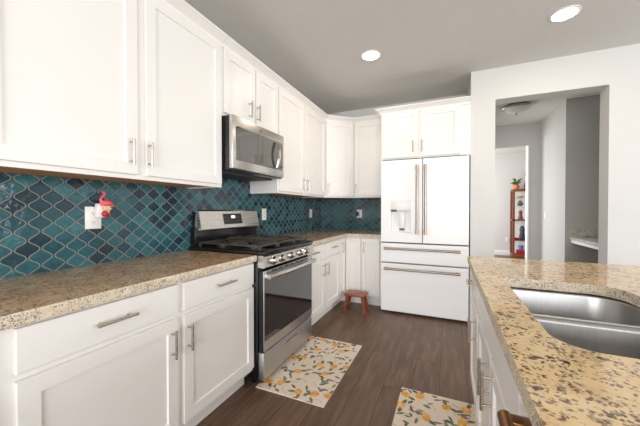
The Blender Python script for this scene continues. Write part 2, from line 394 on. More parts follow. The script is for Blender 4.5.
struct(MB().box(XC + .001, OX0, YF - .014, YF - .0005, 0, .11, 0.004).box(OX1, XW, YF - .014, YF - .0005, 0, .11, 0.004).build('baseboard_right', 'trim'))

# ------------------------------------------------------------ tiled splashback
b = MB().box(0.0005, 0.009, -0.6, 4.1495, 0.9085, 1.388).box(0.0005, 0.009, 1.618, 2.357, 1.388, 1.60).box(0.0005, .009, 1.608, 2.386, .80, .9085)
tag(b.build('backsplash', 'tile'), 'teal lantern tile backsplash behind the range and long counter', 'backsplash')
b = MB().box(0.0095, 1.09, 4.141, 4.1495, 0.9085, 1.388)
tag(b.build('backsplash', 'tile'), 'teal lantern tile backsplash on the back wall beside the refrigerator', 'backsplash')

# ------------------------------------------------------------ wall cabinets
CROWN = [(0, 2.385), (0.012, 2.392), (0.016, 2.408), (0.045, 2.436), (0.062, 2.446), (0.062, 2.456), (0, 2.456)]
LB = lambda y0=0.0, x=0.33: basis((x, 0, 0), (0, 1, 0), (1, 0, 0))      # fronts of the left run: u = y
def upper(label, y0, y1, z0, doors, handles, group='white wall cabinets'):
    T = thing('wall_cabinet', label, 'cabinet', (0.011, (y0 + y1) / 2, z0), group)
    MB().box(0.011, 0.3118, y0, y1, z0 + .0305, 2.41).box(0.312, 0.33, y0, y1, z0, 2.41).box(0.011, 0.312, y1 - .018, y1, z0, z0 + .03).box(0.011, 0.312, y0, y0 + .018, z0, z0 + .03).build('body', 'cab', T)
    MB().box(0.012, 0.311, y0 + .019, y1 - .019, z0 + .006, z0 + .0118).build('underside', 'rawwood', T)['label'] = 'unpainted wood underside'
    MB().sweep(CROWN, [(0.331, y0), (0.331, y1)]).build('crown_molding', 'cab', T)
    ds = [shaker(LB(), a, c, z0 + .022, 2.387, T) for a, c in doors]
    for k, u, z in handles: pull(LB(), u, z, 0.134, ds[k], True)
    return T
upper('large white wall cabinet with two tall doors nearest the camera', -0.30, 1.615, 1.377,
      [(-0.17, 0.41), (0.43, 0.990), (1.036, 1.598)], [(1, 0.947, 1.511), (2, 1.044, 1.511)])
upper('short white two-door wall cabinet directly above the microwave', 1.617, 2.358, 1.90,
      [(1.632, 1.992), (2.012, 2.344)], [(0, 1.908, 2.025), (1, 2.015, 2.026)])
upper('white wall cabinet with two tall doors between microwave and corner', 2.36, 3.515, 1.377,
      [(2.378, 2.90), (2.945, 3.50)], [(0, 2.86, 1.497), (1, 2.953, 1.497)])
# diagonal corner wall cabinet
A0, A1 = Vector((0.333, 3.52, 0)), Vector((0.655, 3.80, 0))
u = (A1 - A0).normalized(); n = Vector((u.y, -u.x, 0)); Lw = (A1 - A0).length
T = thing('wall_cabinet', 'white diagonal wall cabinet with one door in the room corner', 'cabinet', (0.2, 3.9, 1.377), 'white wall cabinets')
MB().prism([(0.011, 3.518), (0.331, 3.518), (0.655, 3.80), (0.655, 4.139), (0.011, 4.139)], 1.389, 2.41).build('body', 'cab', T)
MB().prism([(0.013, 3.522), (0.325, 3.522), (0.652, 3.808), (0.652, 4.137), (0.013, 4.137)], 1.382, 1.3888).build('underside', 'rawwood', T)['label'] = 'unpainted wood underside'
B = basis(A0, u, n)
MB().sweep(CROWN, [(0.338, 3.523), (0.655, 3.797)]).build('crown_molding', 'cab', T)
b = MB(); b.box(0, Lw, 1.377, 1.3885, -0.018, 0.0, mat=B); b.build('face_frame', 'cab', T)
d = shaker(B, 0.02, Lw - .018, 1.399, 2.387, T); pull(B, 0.045, 1.50, 0.134, d, True)
# back wall cabinet
BB = basis((0, 3.80, 0), (1, 0, 0), (0, -1, 0))
T = thing('wall_cabinet', 'white one-door wall cabinet between the corner and the refrigerator', 'cabinet', (0.87, 4.139, 1.377), 'white wall cabinets')
MB().box(0.657, 1.09, 3.8182, 4.139, 1.389, 2.41).box(0.657, 1.09, 3.80, 3.818, 1.377, 2.41).build('body', 'cab', T)
MB().box(0.659, 1.088, 3.82, 4.137, 1.382, 1.3888).build('underside', 'rawwood', T)['label'] = 'unpainted wood underside'
MB().sweep(CROWN, [(0.657, 3.799), (1.036, 3.799)]).build('crown_molding', 'cab', T)
d = shaker(BB, 0.668, 1.085, 1.399, 2.387, T); pull(BB, 0.692, 1.50, 0.134, d, True)
# cabinet over the refrigerator
FB = basis((0, 3.46, 0), (1, 0, 0), (0, -1, 0))
T = thing('wall_cabinet', 'white deep two-door cabinet above the refrigerator', 'cabinet', (1.57, 4.139, 1.81), 'white wall cabinets')
MB().box(1.098, 2.049, 3.46, 4.139, 1.805, 2.365).build('body', 'cab', T)
CR2 = [(o_, z_ - 0.047) for o_, z_ in CROWN]
MB().sweep(CR2, [(1.097, 3.80), (1.097, 3.459), (2.049, 3.459)][::1]).build('crown_molding', 'cab', T)
ds = [shaker(FB, 1.112, 1.519, 1.822, 2.342, T), shaker(FB, 1.546, 1.95, 1.822, 2.342, T)]
pull(FB, 1.466, 1.935, 0.134, ds[0], True); pull(FB, 1.562, 1.935, 0.134, ds[1], True)

# ------------------------------------------------------------ base cabinets on the left run
CB = basis((0.605, 0, 0), (0, 1, 0), (1, 0, 0))
def base_left(label, y0, y1, fronts):
    T = thing('base_cabinet', label, 'cabinet', (0.011, (y0 + y1) / 2, 0), 'white base cabinets')
    MB().box(0.011, 0.605, y0, y1, 0.115, 0.866).build('body', 'cab', T)
    MB().box(0.08, 0.533, y0, y1, 0.0, 0.115).build('toe_kick', 'cab', T)
    for a, c, hv in fronts:
        dr = shaker(CB, a, c, 0.712, 0.853, T, 'drawer', slab=True); pull(CB, (a + c) / 2 if hv is None else hv[0], 0.788, 0.15, dr, False)
        dd = shaker(CB, a, c, 0.143, 0.688, T)
        if hv: pull(CB, hv[1], 0.577, 0.134, dd, True)
    return T
base_left('long white base cabinet with drawers under the granite near the camera', -0.30, 1.606,
          [(-0.19, 0.355, (0.08, 0.30)), (0.421, 1.001, (0.704, 0.960)), (1.031, 1.598, (1.314, 1.054))])
base_left('white base cabinet with two drawers just right of the range', 2.388, 3.328,
          [(2.405, 2.845, (2.56, 2.778)), (2.865, 3.31, (3.095, 2.882))])
# corner cabinet with two small doors at a right angle
T = thing('base_cabinet', 'white corner base cabinet with narrow angled doors behind the step stool', 'cabinet', (0.3, 3.8, 0), 'white base cabinets')
MB().prism([(0.011, 3.33), (0.605, 3.33), (0.605, 3.545), (0.832, 3.545), (0.832, 4.139), (0.011, 4.139)], 0.115, 0.866).build('body', 'cab', T)
MB().prism([(0.08, 3.33), (0.533, 3.33), (0.533, 3.615), (0.832, 3.615), (0.832, 4.1), (0.08, 4.1)], 0.0, 0.115).build('toe_kick', 'cab', T)
KB = basis((0, 3.545, 0), (1, 0, 0), (0, -1, 0))
d1 = shaker(CB, 3.343, 3.52, 0.143, 0.853, T, rail=0.045); pull(CB, 3.372, 0.747, 0.134, d1, True)
shaker(KB, 0.632, 0.822, 0.143, 0.853, T, rail=0.045)
T = thing('base_cabinet', 'narrow white base cabinet with one tall door beside the refrigerator', 'cabinet', (0.95, 3.85, 0), 'white base cabinets')
MB().box(0.834, 1.085, 3.545, 4.139, 0.115, 0.866).build('body', 'cab', T)
MB().box(0.834, 1.085, 3.615, 4.1, 0.0, 0.115).build('toe_kick', 'cab', T)
d = shaker(KB, 0.842, 1.062, 0.143, 0.853, T, rail=0.045); pull(KB, 0.873, 0.745, 0.134, d, True)

# ------------------------------------------------------------ granite worktops of the left run
def slab(name, poly, z0, z1, mats, label):
    def ins(k):   # inset every corner towards the inside
        n = len(poly); out = []
        for i in range(n):
            p0, p1, p2 = Vector(poly[i - 1]), Vector(poly[i]), Vector(poly[(i + 1) % n])
            a = (p1 - p0).normalized(); c = (p2 - p1).normalized(); na = Vector((-a.y, a.x)); nc = Vector((-c.y, c.x))
            m = (na + nc).normalized(); out.append(p1 + m * (k / max(.3, m.dot(na))))
        return out
    L = [[(p[0], p[1], z0) for p in ins(.002)], [(p[0], p[1], z0 + .004) for p in poly], [(p[0], p[1], z1 - .006) for p in poly], [(p[0], p[1], z1) for p in ins(.004)]]
    b = MB(); b.loops(L, mis=[1, 1, 1, 0])
    return tag(b.build(name, mats), label, 'countertop')
slab('countertop', [(0.011, -0.30), (0.646, -0.30), (0.646, 1.606), (0.011, 1.606)], 0.867, 0.908, ['granite', 'graniteedge'],
     'speckled beige granite countertop with rough edge left of the range')
slab('countertop', [(0.011, 2.388), (0.646, 2.388), (0.646, 3.507), (1.088, 3.507), (1.088, 4.139), (0.011, 4.139)], 0.867, 0.908, ['granite', 'graniteedge'],
     'speckled beige granite corner countertop right of the range')

# ------------------------------------------------------------ gas range
RY0, RY1 = 1.612, 2.383
T = thing('gas_range', 'stainless steel and black gas range standing between the granite counters', 'stove', (0.35, 2.0, 0))
b = MB(); b.box(0.02, 0.645, RY0, RY1, 0.05, 0.905, 0.003)
for y in (RY0 + .05, RY1 - .05):
    for x in (0.1, 0.58): b.cyl((x, y, 0), (x, y, 0.055), 0.018, 10)
b.build('body', 'black', T)
b = MB().box(0.022, 0.70, RY0, RY1, 0.9055, 0.931, 0.006); b.box(0.07, 0.66, RY0 + .02, RY1 - .02, 0.931, 0.934); b.build('cooktop', 'black', T)
# sloping control panel at the front
b = MB()
sect = [(0.646, 0.822), (0.690, 0.818), (0.708, 0.826), (0.700, 0.896), (0.688, 0.904), (0.646, 0.904)]
b.loops([[(x, y, z) for x, z in sect] for y in (RY0 + .001, RY1 - .001)])
cp = b.build('control_panel', 'steel', T)
for y in (1.715, 1.822, 1.965, 2.115, 2.222):
    kb = MB(); ax = (0.07, 0, 0.008)
    kb.lathe([(0.031, 0), (0.031, 0.007), (0.026, 0.010), (0.0235, 0.032), (0.020, 0.037), (0.0, 0.037)], (0.7035, y, 0.861), ax, 20)
    k = kb.build('knob', 'chrome', cp)
    MB().box(0.7395, 0.744, y - .003, y + .003, 0.848, 0.880, 0.001).build('pointer', 'bronze', k)
# oven door
D0, D1 = RY0 + .006, RY1 - .006
b = MB(); b.box(0.646, 0.6855, D0, D1, 0.247, 0.798, 0.003, mi=1); b.box(0.6856, 0.690, D0 + .001, D1 - .001, 0.248, 0.797, 0.001, mi=0)
dr = b.build('oven_door', ['steelv', 'black'], T)
b = MB(); b.box(0.6905, 0.6925, D0 + .012, D1 - .012, 0.318, 0.748)
b.build('oven_window', 'glassblack', dr)
b = MB(); b.box(0.6902, 0.6912, D0 + .03, D1 - .03, 0.772, 0.797)
b.build('vent_panel', 'steel', dr)
b = MB()
for k in range(7): y = D0 + .10 + k * .085; b.box(0.6905, 0.6920, y, y + .062, 0.780, 0.790)
b.build('vent_slots', 'dark', dr)
b = MB(); hp = []
for i in range(13):
    q = i / 12; y = D0 + .012 + q * (D1 - D0 - .024); x = 0.725 + 0.022 * math.sin(pi * q)
    hp.append([(x - .010, y, 0.746), (x + .010, y, 0.746), (x + .016, y, 0.758), (x + .008, y, 0.776), (x - .010, y, 0.776)])
b.loops(hp)
for y in (D0 + .03, D1 - .03): b.box(0.689, 0.722, y - .014, y + .014, 0.748, 0.774, 0.003)
b.build('handle', 'steel', dr)
MB().lathe([(0.011, 0), (0.011, 0.0015), (0.0, 0.0018)], (0.6903, 2.0, 0.283), (1, 0, 0), 20).build('badge', 'nickel', dr)
# warming drawer
b = MB(); b.box(0.646, 0.688, D0, D1, 0.052, 0.238, 0.004); dw = b.build('drawer', 'steelv', T)
b = MB(); b.box(0.6885, 0.690, 1.915, 2.10, 0.168, 0.196, 0.0); b.build('finger_pull', 'steel', dw)
MB().box(0.6903, 0.6912, 1.922, 2.093, 0.187, 0.193).build('pull_shadow_strip', 'dark', dw)  # thin dark strip painted as the shade inside the finger pull
# backguard: black riser and tilted stainless panel with the clock
b = MB(); b.box(0.022, 0.075, RY0 + .002, RY1 - .002, 0.932, 1.075, 0.004); b.box(0.022, 0.05, RY0 + .022, RY0 + .05, 0.932, 1.20, 0.004); b.build('riser', 'black', T)
b = MB(); sect = [(0.022, 1.06), (0.098, 1.055), (0.106, 1.062), (0.078, 1.203), (0.066, 1.214), (0.022, 1.214)]
b.loops([[(x, y, z) for x, z in sect] for y in (RY0 + .03, RY1 - .004)])
bg = b.build('backguard', 'steel', T)
sl = lambda z: 0.106 + (z - 1.062) * (0.078 - 0.106) / (1.203 - 1.062)
def onbg(y0, y1, z0, z1, e, name, mat, par):
    MB().loops([[(sl(z0) + d_, y0, z0), (sl(z0) + d_, y1, z0), (sl(z1) + d_, y1, z1), (sl(z1) + d_, y0, z1)] for d_ in (-0.002, e)]).build(name, mat, par)
    return None
onbg(1.895, 2.13, 1.092, 1.182, 0.0015, 'clock_panel', 'black', bg)
onbg(1.992, 2.042, 1.142, 1.166, 0.0022, 'clock_display', 'lit', bg)
for y in (1.915, 1.945, 2.065, 2.095):
    for z in (1.150, 1.120): MB().box(sl(z) + .0006, sl(z) + .0022, y - .006, y + .006, z - .003, z + .003).build('touch_key', 'slot', bg)
# burners and cast iron grates
for x, y, r in ((0.22, 1.755, .045), (0.52, 1.755, .055), (0.22, 2.24, .045), (0.52, 2.24, .05), (0.37, 2.0, .05)):
    bb = MB(); bb.lathe([(r, 0), (r, .010), (r * .8, .014), (r * .8, .02), (r * .7, .024), (0, .024)], (x, y, 0.9342), seg=20); bb.build('burner', 'iron', T)
for y0, y1 in ((RY0 + .025, 1.868), (1.874, 2.121), (2.127, RY1 - .025)):
    b = MB(); z0, z1 = 0.956, 0.970
    for x in (0.09, 0.365, 0.64): b.box(x - .007, x + .007, y0, y1, z0, z1, 0.003)
    for y in (y0 + .007, y1 - .007): b.box(0.09, 0.64, y - .007, y + .007, z0, z1, 0.003)
    ym = (y0 + y1) / 2
    for xc in (0.2275, 0.5025):
        for k in range(4):
            a = pi / 4 + k * pi / 2; ca, sa = math.cos(a), math.sin(a)
            ex, ey = (0.137 * (1 if ca > 0 else -1), (y1 - y0) / 2 * (1 if sa > 0 else -1))
            b.tube([(xc + ex * .98, ym + ey * .96, z1 - .006), (xc + ex * .22, ym + ey * .22, z1)], 0.006, 6)
        b.box(xc - .137, xc - .04, ym - .006, ym + .006, z0, z1, 0.002); b.box(xc + .04, xc + .137, ym - .006, ym + .006, z0, z1, 0.002)
    for x in (0.09, 0.64):
        for y in (y0 + .007, y1 - .007): b.box(x - .008, x + .008, y - .008, y + .008, 0.934, z0, 0.002)
    b.build('grate', 'iron', T)
b = MB().box(0.12, 0.61, 1.905, 2.09, 0.9705, 0.976, 0.002).box(0.12, 0.13, 1.905, 2.09, 0.976, 0.984).box(0.60, 0.61, 1.905, 2.09, 0.976, 0.984)
b.build('griddle', 'iron', T)

# ------------------------------------------------------------ microwave above the range
T = thing('microwave', 'stainless over-the-range microwave hung above the stove', 'microwave', (0.2, 1.98, 1.48))
MB().box(0.011, 0.395, 1.622, 2.335, 1.505, 1.896, 0.003).build('body', 'black', T)
b = MB().box(0.03, 0.30, 1.66, 2.315, 1.493, 1.5045)
b.build('vent_underside', 'dark', T)
b = MB(); b.box(0.396, 0.43, 1.618, 2.318, 1.513, 1.896, 0.006); door = b.build('door', 'steel', T)
b = MB(); b.loops([[(x, y, z) for y, z in rrect(1.652, 2.292, 1.575, 1.822, 0.016, 4)] for x in (0.428, 0.4325)]); b.build('window', 'mwglass', door)
b = MB(); hp = [(0.43, 2.178, 1.808)] + [(0.448 + 0.024 * math.sin(pi * i / 10), 2.178, 1.81 - i * 0.0222) for i in range(11)] + [(0.43, 2.178, 1.59)]
L = []
for i, p in enumerate(hp): L.append([(p[0] - .006, p[1] - .014, p[2]), (p[0] + .006, p[1] - .012, p[2]), (p[0] + .008, p[1], p[2]), (p[0] + .006, p[1] + .012, p[2]), (p[0] - .006, p[1] + .014, p[2])])
b.loops(L); b.build('handle', 'chrome', door)
MB().lathe([(0.010, 0), (0.010, 0.0015), (0, 0.002)], (0.4302, 1.955, 1.857), (1, 0, 0), 18).build('badge', 'slot', door)

# ------------------------------------------------------------ refrigerator
FX0, FX1, FY = 1.106, 2.036, 3.41
T = thing('refrigerator', 'white four-door refrigerator with bronze handles beside the hall wall', 'refrigerator', (1.57, 3.8, 0))
b = MB(); b.box(FX0 + .004, FX1 - .004, FY + .078, 4.13, 0.05, 1.775); b.box(FX0 + .02, FX1 - .02, FY + .06, FY + .09, 0.0, 0.06)
b.build('body', 'dark', T)
b = MB().box(FX0 + .02, FX1 - .02, FY + .02, FY + .08, 1.7925, 1.802, 0.003); b.build('hinge_cover', 'dark', T)
XM = 1.571
# left door with the dispenser niche cut into it
NX0, NX1, NZ0, NZ1 = 1.224, 1.438, 0.955, 1.205
b = MB()
def ringy(x0, x1, z0, z1, y): return [(x0, y, z0), (x1, y, z0), (x1, y, z1), (x0, y, z1)]
b.loops([ringy(FX0, XM - .004, .838, 1.79, FY + .075), ringy(FX0, XM - .004, .838, 1.79, FY + .004), ringy(FX0 + .004, XM - .008, .842, 1.786, FY),
         ringy(NX0 - .006, NX1 + .006, NZ0 - .006, NZ1 + .004, FY), ringy(NX0, NX1, NZ0, NZ1, FY + .006), ringy(NX0 + .006, NX1 - .006, NZ0 + .006, NZ1, FY + .062)])
ld = b.build('door', 'fridge', T, 25)
b = MB().box(NX0 - .004, NX1 + .004, FY - .003, FY + .001, NZ1 + .002, NZ1 + .118, 0.001); b.build('dispenser_panel', 'plastic', ld)
b = MB().box(NX0 + .002, NX0 + .065, FY - .006, FY + .03, NZ1 - .012, NZ1 + .012, 0.002); b.build('dispenser_button_bar', 'slot', ld)
b = MB().box(1.315, 1.378, FY + .012, FY + .03, NZ0 + .02, NZ1 - .01, 0.004); pd = b.build('dispenser_paddle', 'plastic', ld)
MB().box(1.318, 1.375, FY + .008, FY + .012, NZ0 + .022, NZ0 + .045, 0.001).build('paddle_tip', 'slot', pd)
def fbox(name, x0, x1, z0, z1):
    b = MB(); b.loops([ringy(x0, x1, z0, z1, FY + .075), ringy(x0, x1, z0, z1, FY + .004), ringy(x0 + .004, x1 - .004, z0 + .004, z1 - .004, FY)]); return b.build(name, 'fridge', T, 25)
rd = fbox('door', XM + .004, FX1, .838, 1.79)
d1 = fbox('drawer', FX0, FX1, .602, .823)
d2 = fbox('drawer', FX0, FX1, .028, .588)
def fpull(p0, p1, par):
    p0, p1 = Vector(p0), Vector(p1); d = (p1 - p0).normalized(); b = MB()
    b.cyl(p0 + d * .05, p1 - d * .05, 0.0135, 18)
    hb = b.build('handle', 'paleb', par)
    for p, s in ((p0, 1), (p1, -1)):
        c = MB(); c.cyl(p, p + d * s * .052, 0.0160, 18); c.cyl(p + d * s * .026, p + d * s * .026 + Vector((0, FY - .0005 - p.y, 0)), 0.010, 12); c.build('end_cap', 'bronze', hb)
fpull((1.516, FY - .055, .94), (1.516, FY - .055, 1.715), ld); fpull((1.604, FY - .055, .94), (1.604, FY - .055, 1.715), rd)
fpull((1.152, FY - .055, .768), (1.955, FY - .055, .768), d1); fpull((1.152, FY - .055, .532), (1.955, FY - .055, .532), d2)

# ------------------------------------------------------------ island: worktop with sink cut-out
IX0, IX1, IY0, IY1, IZ0, IZ1 = 1.949, 3.05, -0.30, 2.15, 0.868, 0.908
hole = rrect(2.054, 2.45, 0.808, 1.535, [0.10, 0.035, 0.085, 0.09], 8)
outer = [(IX0, IY0), (IX1, IY0), (IX1, IY1), (IX0, IY1)]
b = MB(); bm = b.bm
def fill(z):
    rings = []
    for P in (outer, hole):
        vs = [bm.verts.new((x, y, z)) for x, y in P]; rings.append(vs)
    es = [bm.edges.new((r[i], r[(i + 1) % len(r)])) for r in rings for i in range(len(r))]
    bmesh.ops.triangle_fill(bm, edges=es, use_beauty=True); return rings
top = fill(IZ1); bot = fill(IZ0)
for f in bm.faces: f.material_index = 0
for k in (0, 1):
    for i in range(len(top[k])):
        j = (i + 1) % len(top[k]); f = bm.faces.new((top[k][i], top[k][j], bot[k][j], bot[k][i])); f.material_index = 1
tag(b.build('countertop', ['granite2', 'graniteedge']), 'golden speckled granite island countertop with a sink cut into it', 'countertop')
# double bowl sink
T = thing('kitchen_sink', 'stainless double bowl sink set under the granite island top', 'sink', (2.25, 1.17, 0.66))
def bowl(y0, y1, rs):
    b = MB(); L = []
    for z, ins, rk in ((0.8665, -0.004, 1.0), (0.850, 0.0, 1.0), (0.71, 0.008, 1.0), (0.685, 0.016, 0.9), (0.676, 0.035, 0.7)):
        L.append([(x, y, z) for x, y in rrect(2.047 + ins, 2.457 - ins, y0 + ins, y1 - ins, [max(.03, r * rk) for r in rs], 6)])
    b.loops(L, cap0=False); o = b.build('bowl', 'sinksteel', T, 50)
    m = o.modifiers.new('thickness', 'SOLIDIFY'); m.thickness = 0.0015; m.offset = 0
    d = MB(); d.lathe([(0.045, 0), (0.045, 0.003), (0.036, 0.004), (0.03, 0.001), (0, 0.001)], (2.25, (y0 + y1) / 2, 0.6772), seg=24); d.build('drain', 'chrome', o)
    return o
bowl(1.178, 1.541, [0.10, 0.04, 0.05, 0.05]); bowl(0.802, 1.152, [0.05, 0.05, 0.085, 0.09])
MB().box(2.052, 2.452, 1.155, 1.175, 0.69, 0.858, 0.005).build('divider', 'sinksteel', T)

# island cabinets: fronts face the aisle (-x)
IB = basis((1.985, 0, 0), (0, 1, 0), (-1, 0, 0))
T = thing('base_cabinet', 'white island cabinet with drawer and door at the far end', 'cabinet', (2.3, 1.88, 0), 'white base cabinets')
MB().box(1.985, 2.59, 1.634, 2.11, 0.115, 0.8675).build('body', 'cab', T); MB().box(2.06, 2.58, 1.634, 2.11, 0, 0.115).build('toe_kick', 'cab', T)
d = shaker(IB, 1.652, 2.095, 0.715, 0.853, T, 'drawer', slab=True); pull(IB, 1.90, 0.785, 0.15, d, False)
d = shaker(IB, 1.652, 2.095, 0.143, 0.688, T); pull(IB, 1.755, 0.558, 0.134, d, True)
T = thing('base_cabinet', 'white island cabinet with paired doors below the sink', 'cabinet', (2.3, 1.17, 0), 'white base cabinets')
MB().box(1.985, 2.02, 0.716, 1.632, 0.115, 0.8675).box(2.02, 2.59, 0.716, 0.735, 0.115, 0.8675).box(2.02, 2.59, 1.613, 1.632, 0.115, 0.8675).box(2.02, 2.59, 0.735, 1.613, 0.115, 0.135).box(2.572, 2.59, 0.735, 1.613, 0.135, 0.8675).build('body', 'cab', T)
MB().box(2.06, 2.58, 0.716, 1.632, 0, 0.115).build('toe_kick', 'cab', T)
shaker(IB, 0.735, 1.613, 0.715, 0.853, T, 'false_front', slab=True)
da = shaker(IB, 1.178, 1.613, 0.143, 0.688, T); pull(IB, 1.207, 0.598, 0.134, da, True)
db = shaker(IB, 0.735, 1.168, 0.143, 0.688, T); pull(IB, 1.12, 0.596, 0.134, db, True)
T = thing('dishwasher', 'white dishwasher with a copper bar handle at the near end of the island', 'dishwasher', (2.3, 0.41, 0))
MB().box(2.0, 2.58, 0.112, 0.712, 0.10, 0.862).build('body', 'dark', T)
MB().box(2.05, 2.56, 0.13, 0.69, 0.0, 0.10).build('toe_kick', 'dark', T)
b = MB().box(1.972, 1.999, 0.115, 0.709, 0.115, 0.858, 0.004); d = b.build('door', 'fridge', T)
b = MB(); b.cyl((1.931, 0.135, 0.796), (1.931, 0.684, 0.796), 0.0135, 18)
for y in (0.165, 0.666): b.box(1.931, 1.9725, y - .015, y + .015, 0.784, 0.808, 0.003)
b.build('handle', 'copper', d)

# ------------------------------------------------------------ outlets on the tiles
def outlet(label, o, u, n, group=None, duplex=True):
    B = basis(o, u, n); T = thing('outlet', label, 'outlet', o, group)
    MB().box(-.040, .040, -.062, .062, 0.0002, 0.006, 0.002, mat=B).build('cover_plate', 'plastic', T)
    for z in (-.026, .026):
        b = MB(); b.loops([[B @ Vector((x, y + z, c)) for x, y in rrect(-.017, .017, -.0145, .0145, .008, 3)] for c in (.005, .0085)]); r = b.build('receptacle', 'plastic', T)
        b = MB()
        for x in (-.006, .006): b.box(x - .0012, x + .0012, z - .002, z + .007, .0084, .0089, mat=B)
        b.box(-.0025, .0025, z - .010, z - .006, .0084, .0089, mat=B); b.build('slots', 'slot', r)
    return T
LW = ((0, 1, 0), (1, 0, 0)); BW = ((1, 0, 0), (0, -1, 0))
outlet('white double wall outlet on teal tiles beneath the flamingo figure', (0.009, 0.957, 1.172), *LW)
outlet('white wall outlet on the teal tiles just right of the range', (0.009, 2.60, 1.166), *LW)
outlet('white wall outlet on left tiles near the room corner', (0.009, 3.77, 1.163), *LW)
outlet('white wall outlet on back tiles with a black plug', (0.634, 4.141, 1.155), *BW)
outlet('white wall outlet in the front room beside the curio cabinet', (3.29, 8.95, 0.42), *BW)
b = MB().box(0.592, 0.636, 4.098, 4.132, 1.125, 1.185, 0.005)
tag(rebase(b.build('power_adapter', 'black')), 'black plug adapter in the outlet beside the refrigerator', 'adapter')
B = basis((HX, 5.72, 1.12), (0, -1, 0), (-1, 0, 0))
T = thing('light_switch', 'white light switch on the pale hall wall', 'switch', (HX, 5.72, 1.12))
MB().box(-.036, .036, -.06, .06, 0.0002, .006, .002, mat=B).build('cover_plate', 'plastic', T); MB().box(-.016, .016, -.033, .033, .0055, .009, .001, mat=B).build('rocker', 'plastic', T)

# flamingo plug-in figure
T = thing('flamingo_night_light', 'pink flamingo plug-in figure on the outlet left of the range', 'night light', (0.03, 0.985, 1.16))
MB().box(0.0178, 0.048, 0.960, 1.006, 1.172, 1.252, 0.006).build('plug_body', 'plastic', T)
b = MB(); b.ball((0.058, 0.998, 1.254), .022, .034, .018, seg=18)
b.tube([(0.058, 1.02, 1.25), (0.058, 1.033, 1.240), (0.058, 1.038, 1.232)], [.013, .009, .003], 12)
nk = [(0.064, 0.975, 1.258), (0.064, 0.966, 1.272), (0.064, 0.972, 1.287), (0.064, 0.985, 1.296), (0.064, 0.988, 1.307), (0.064, 0.980, 1.314), (0.064, 0.970, 1.311)]
b.tube(nk, [.009, .006, .0055, .0055, .006, .0075, .006], 8)
b.build('flamingo_body', 'pink', T, 60)
MB().tube([(0.064, 0.970, 1.311), (0.064, 0.964, 1.303), (0.064, 0.964, 1.296)], [.005, .004, .001], 8).build('beak', 'black', T)
b = MB()
for k in range(6): b.ball((0.060 + .004 * (k % 2), 0.992 + .011 * (k % 3), 1.232 - .010 * (k // 3)), .009, .010, .007, seg=8, rings=5)
b.tube([(0.058, 1.000, 1.235), (0.058, 1.003, 1.195)], .004, 6); b.tube([(0.058, 1.013, 1.235), (0.058, 1.012, 1.195)], .004, 6)
b.build('legs_and_flowers', 'beige', T)
b = MB(); b.ball((0.056, 0.993, 1.193), .014, .016, .018); b.ball((0.054, 1.014, 1.190), .011, .010, .013); b.build('red_base', 'red', T, 60)

# ------------------------------------------------------------ step stool
T = thing('step_stool', 'small red-stained wooden step stool in front of the corner cabinet', 'stool', (0.78, 3.35, 0))
sx0, sx1, sy0, sy1 = 0.70, 0.95, 3.24, 3.44
b = MB().box(sx0, sx1, sy0, sy1, 0.190, 0.216, 0.004); b.build('seat', 'redwood', T)
for sx in (0, 1):
    for sy in (0, 1):
        x0 = sx0 + .035 if sx == 0 else sx1 - .035; y0 = sy0 + .04 if sy == 0 else sy1 - .04
        dx = -.032 if sx == 0 else .032; dy = -.012 if sy == 0 else .012
        L = [[(x0 + dx * q + a * .017, y0 + dy * q + c * .011, z) for a, c in ((-1, -1), (1, -1), (1, 1), (-1, 1))] for z, q in ((0.1905, 0), (0.0, 1))]
        MB().loops(L).build('leg', 'redwood', T)
b = MB()
b.box(sx0 + .028, sx0 + .040, sy0 + .045, sy1 - .045, 0.075, 0.10); b.box(sx1 - .040, sx1 - .028, sy0 + .045, sy1 - .045, 0.075, 0.10)
b.build('stretcher', 'redwood', T)

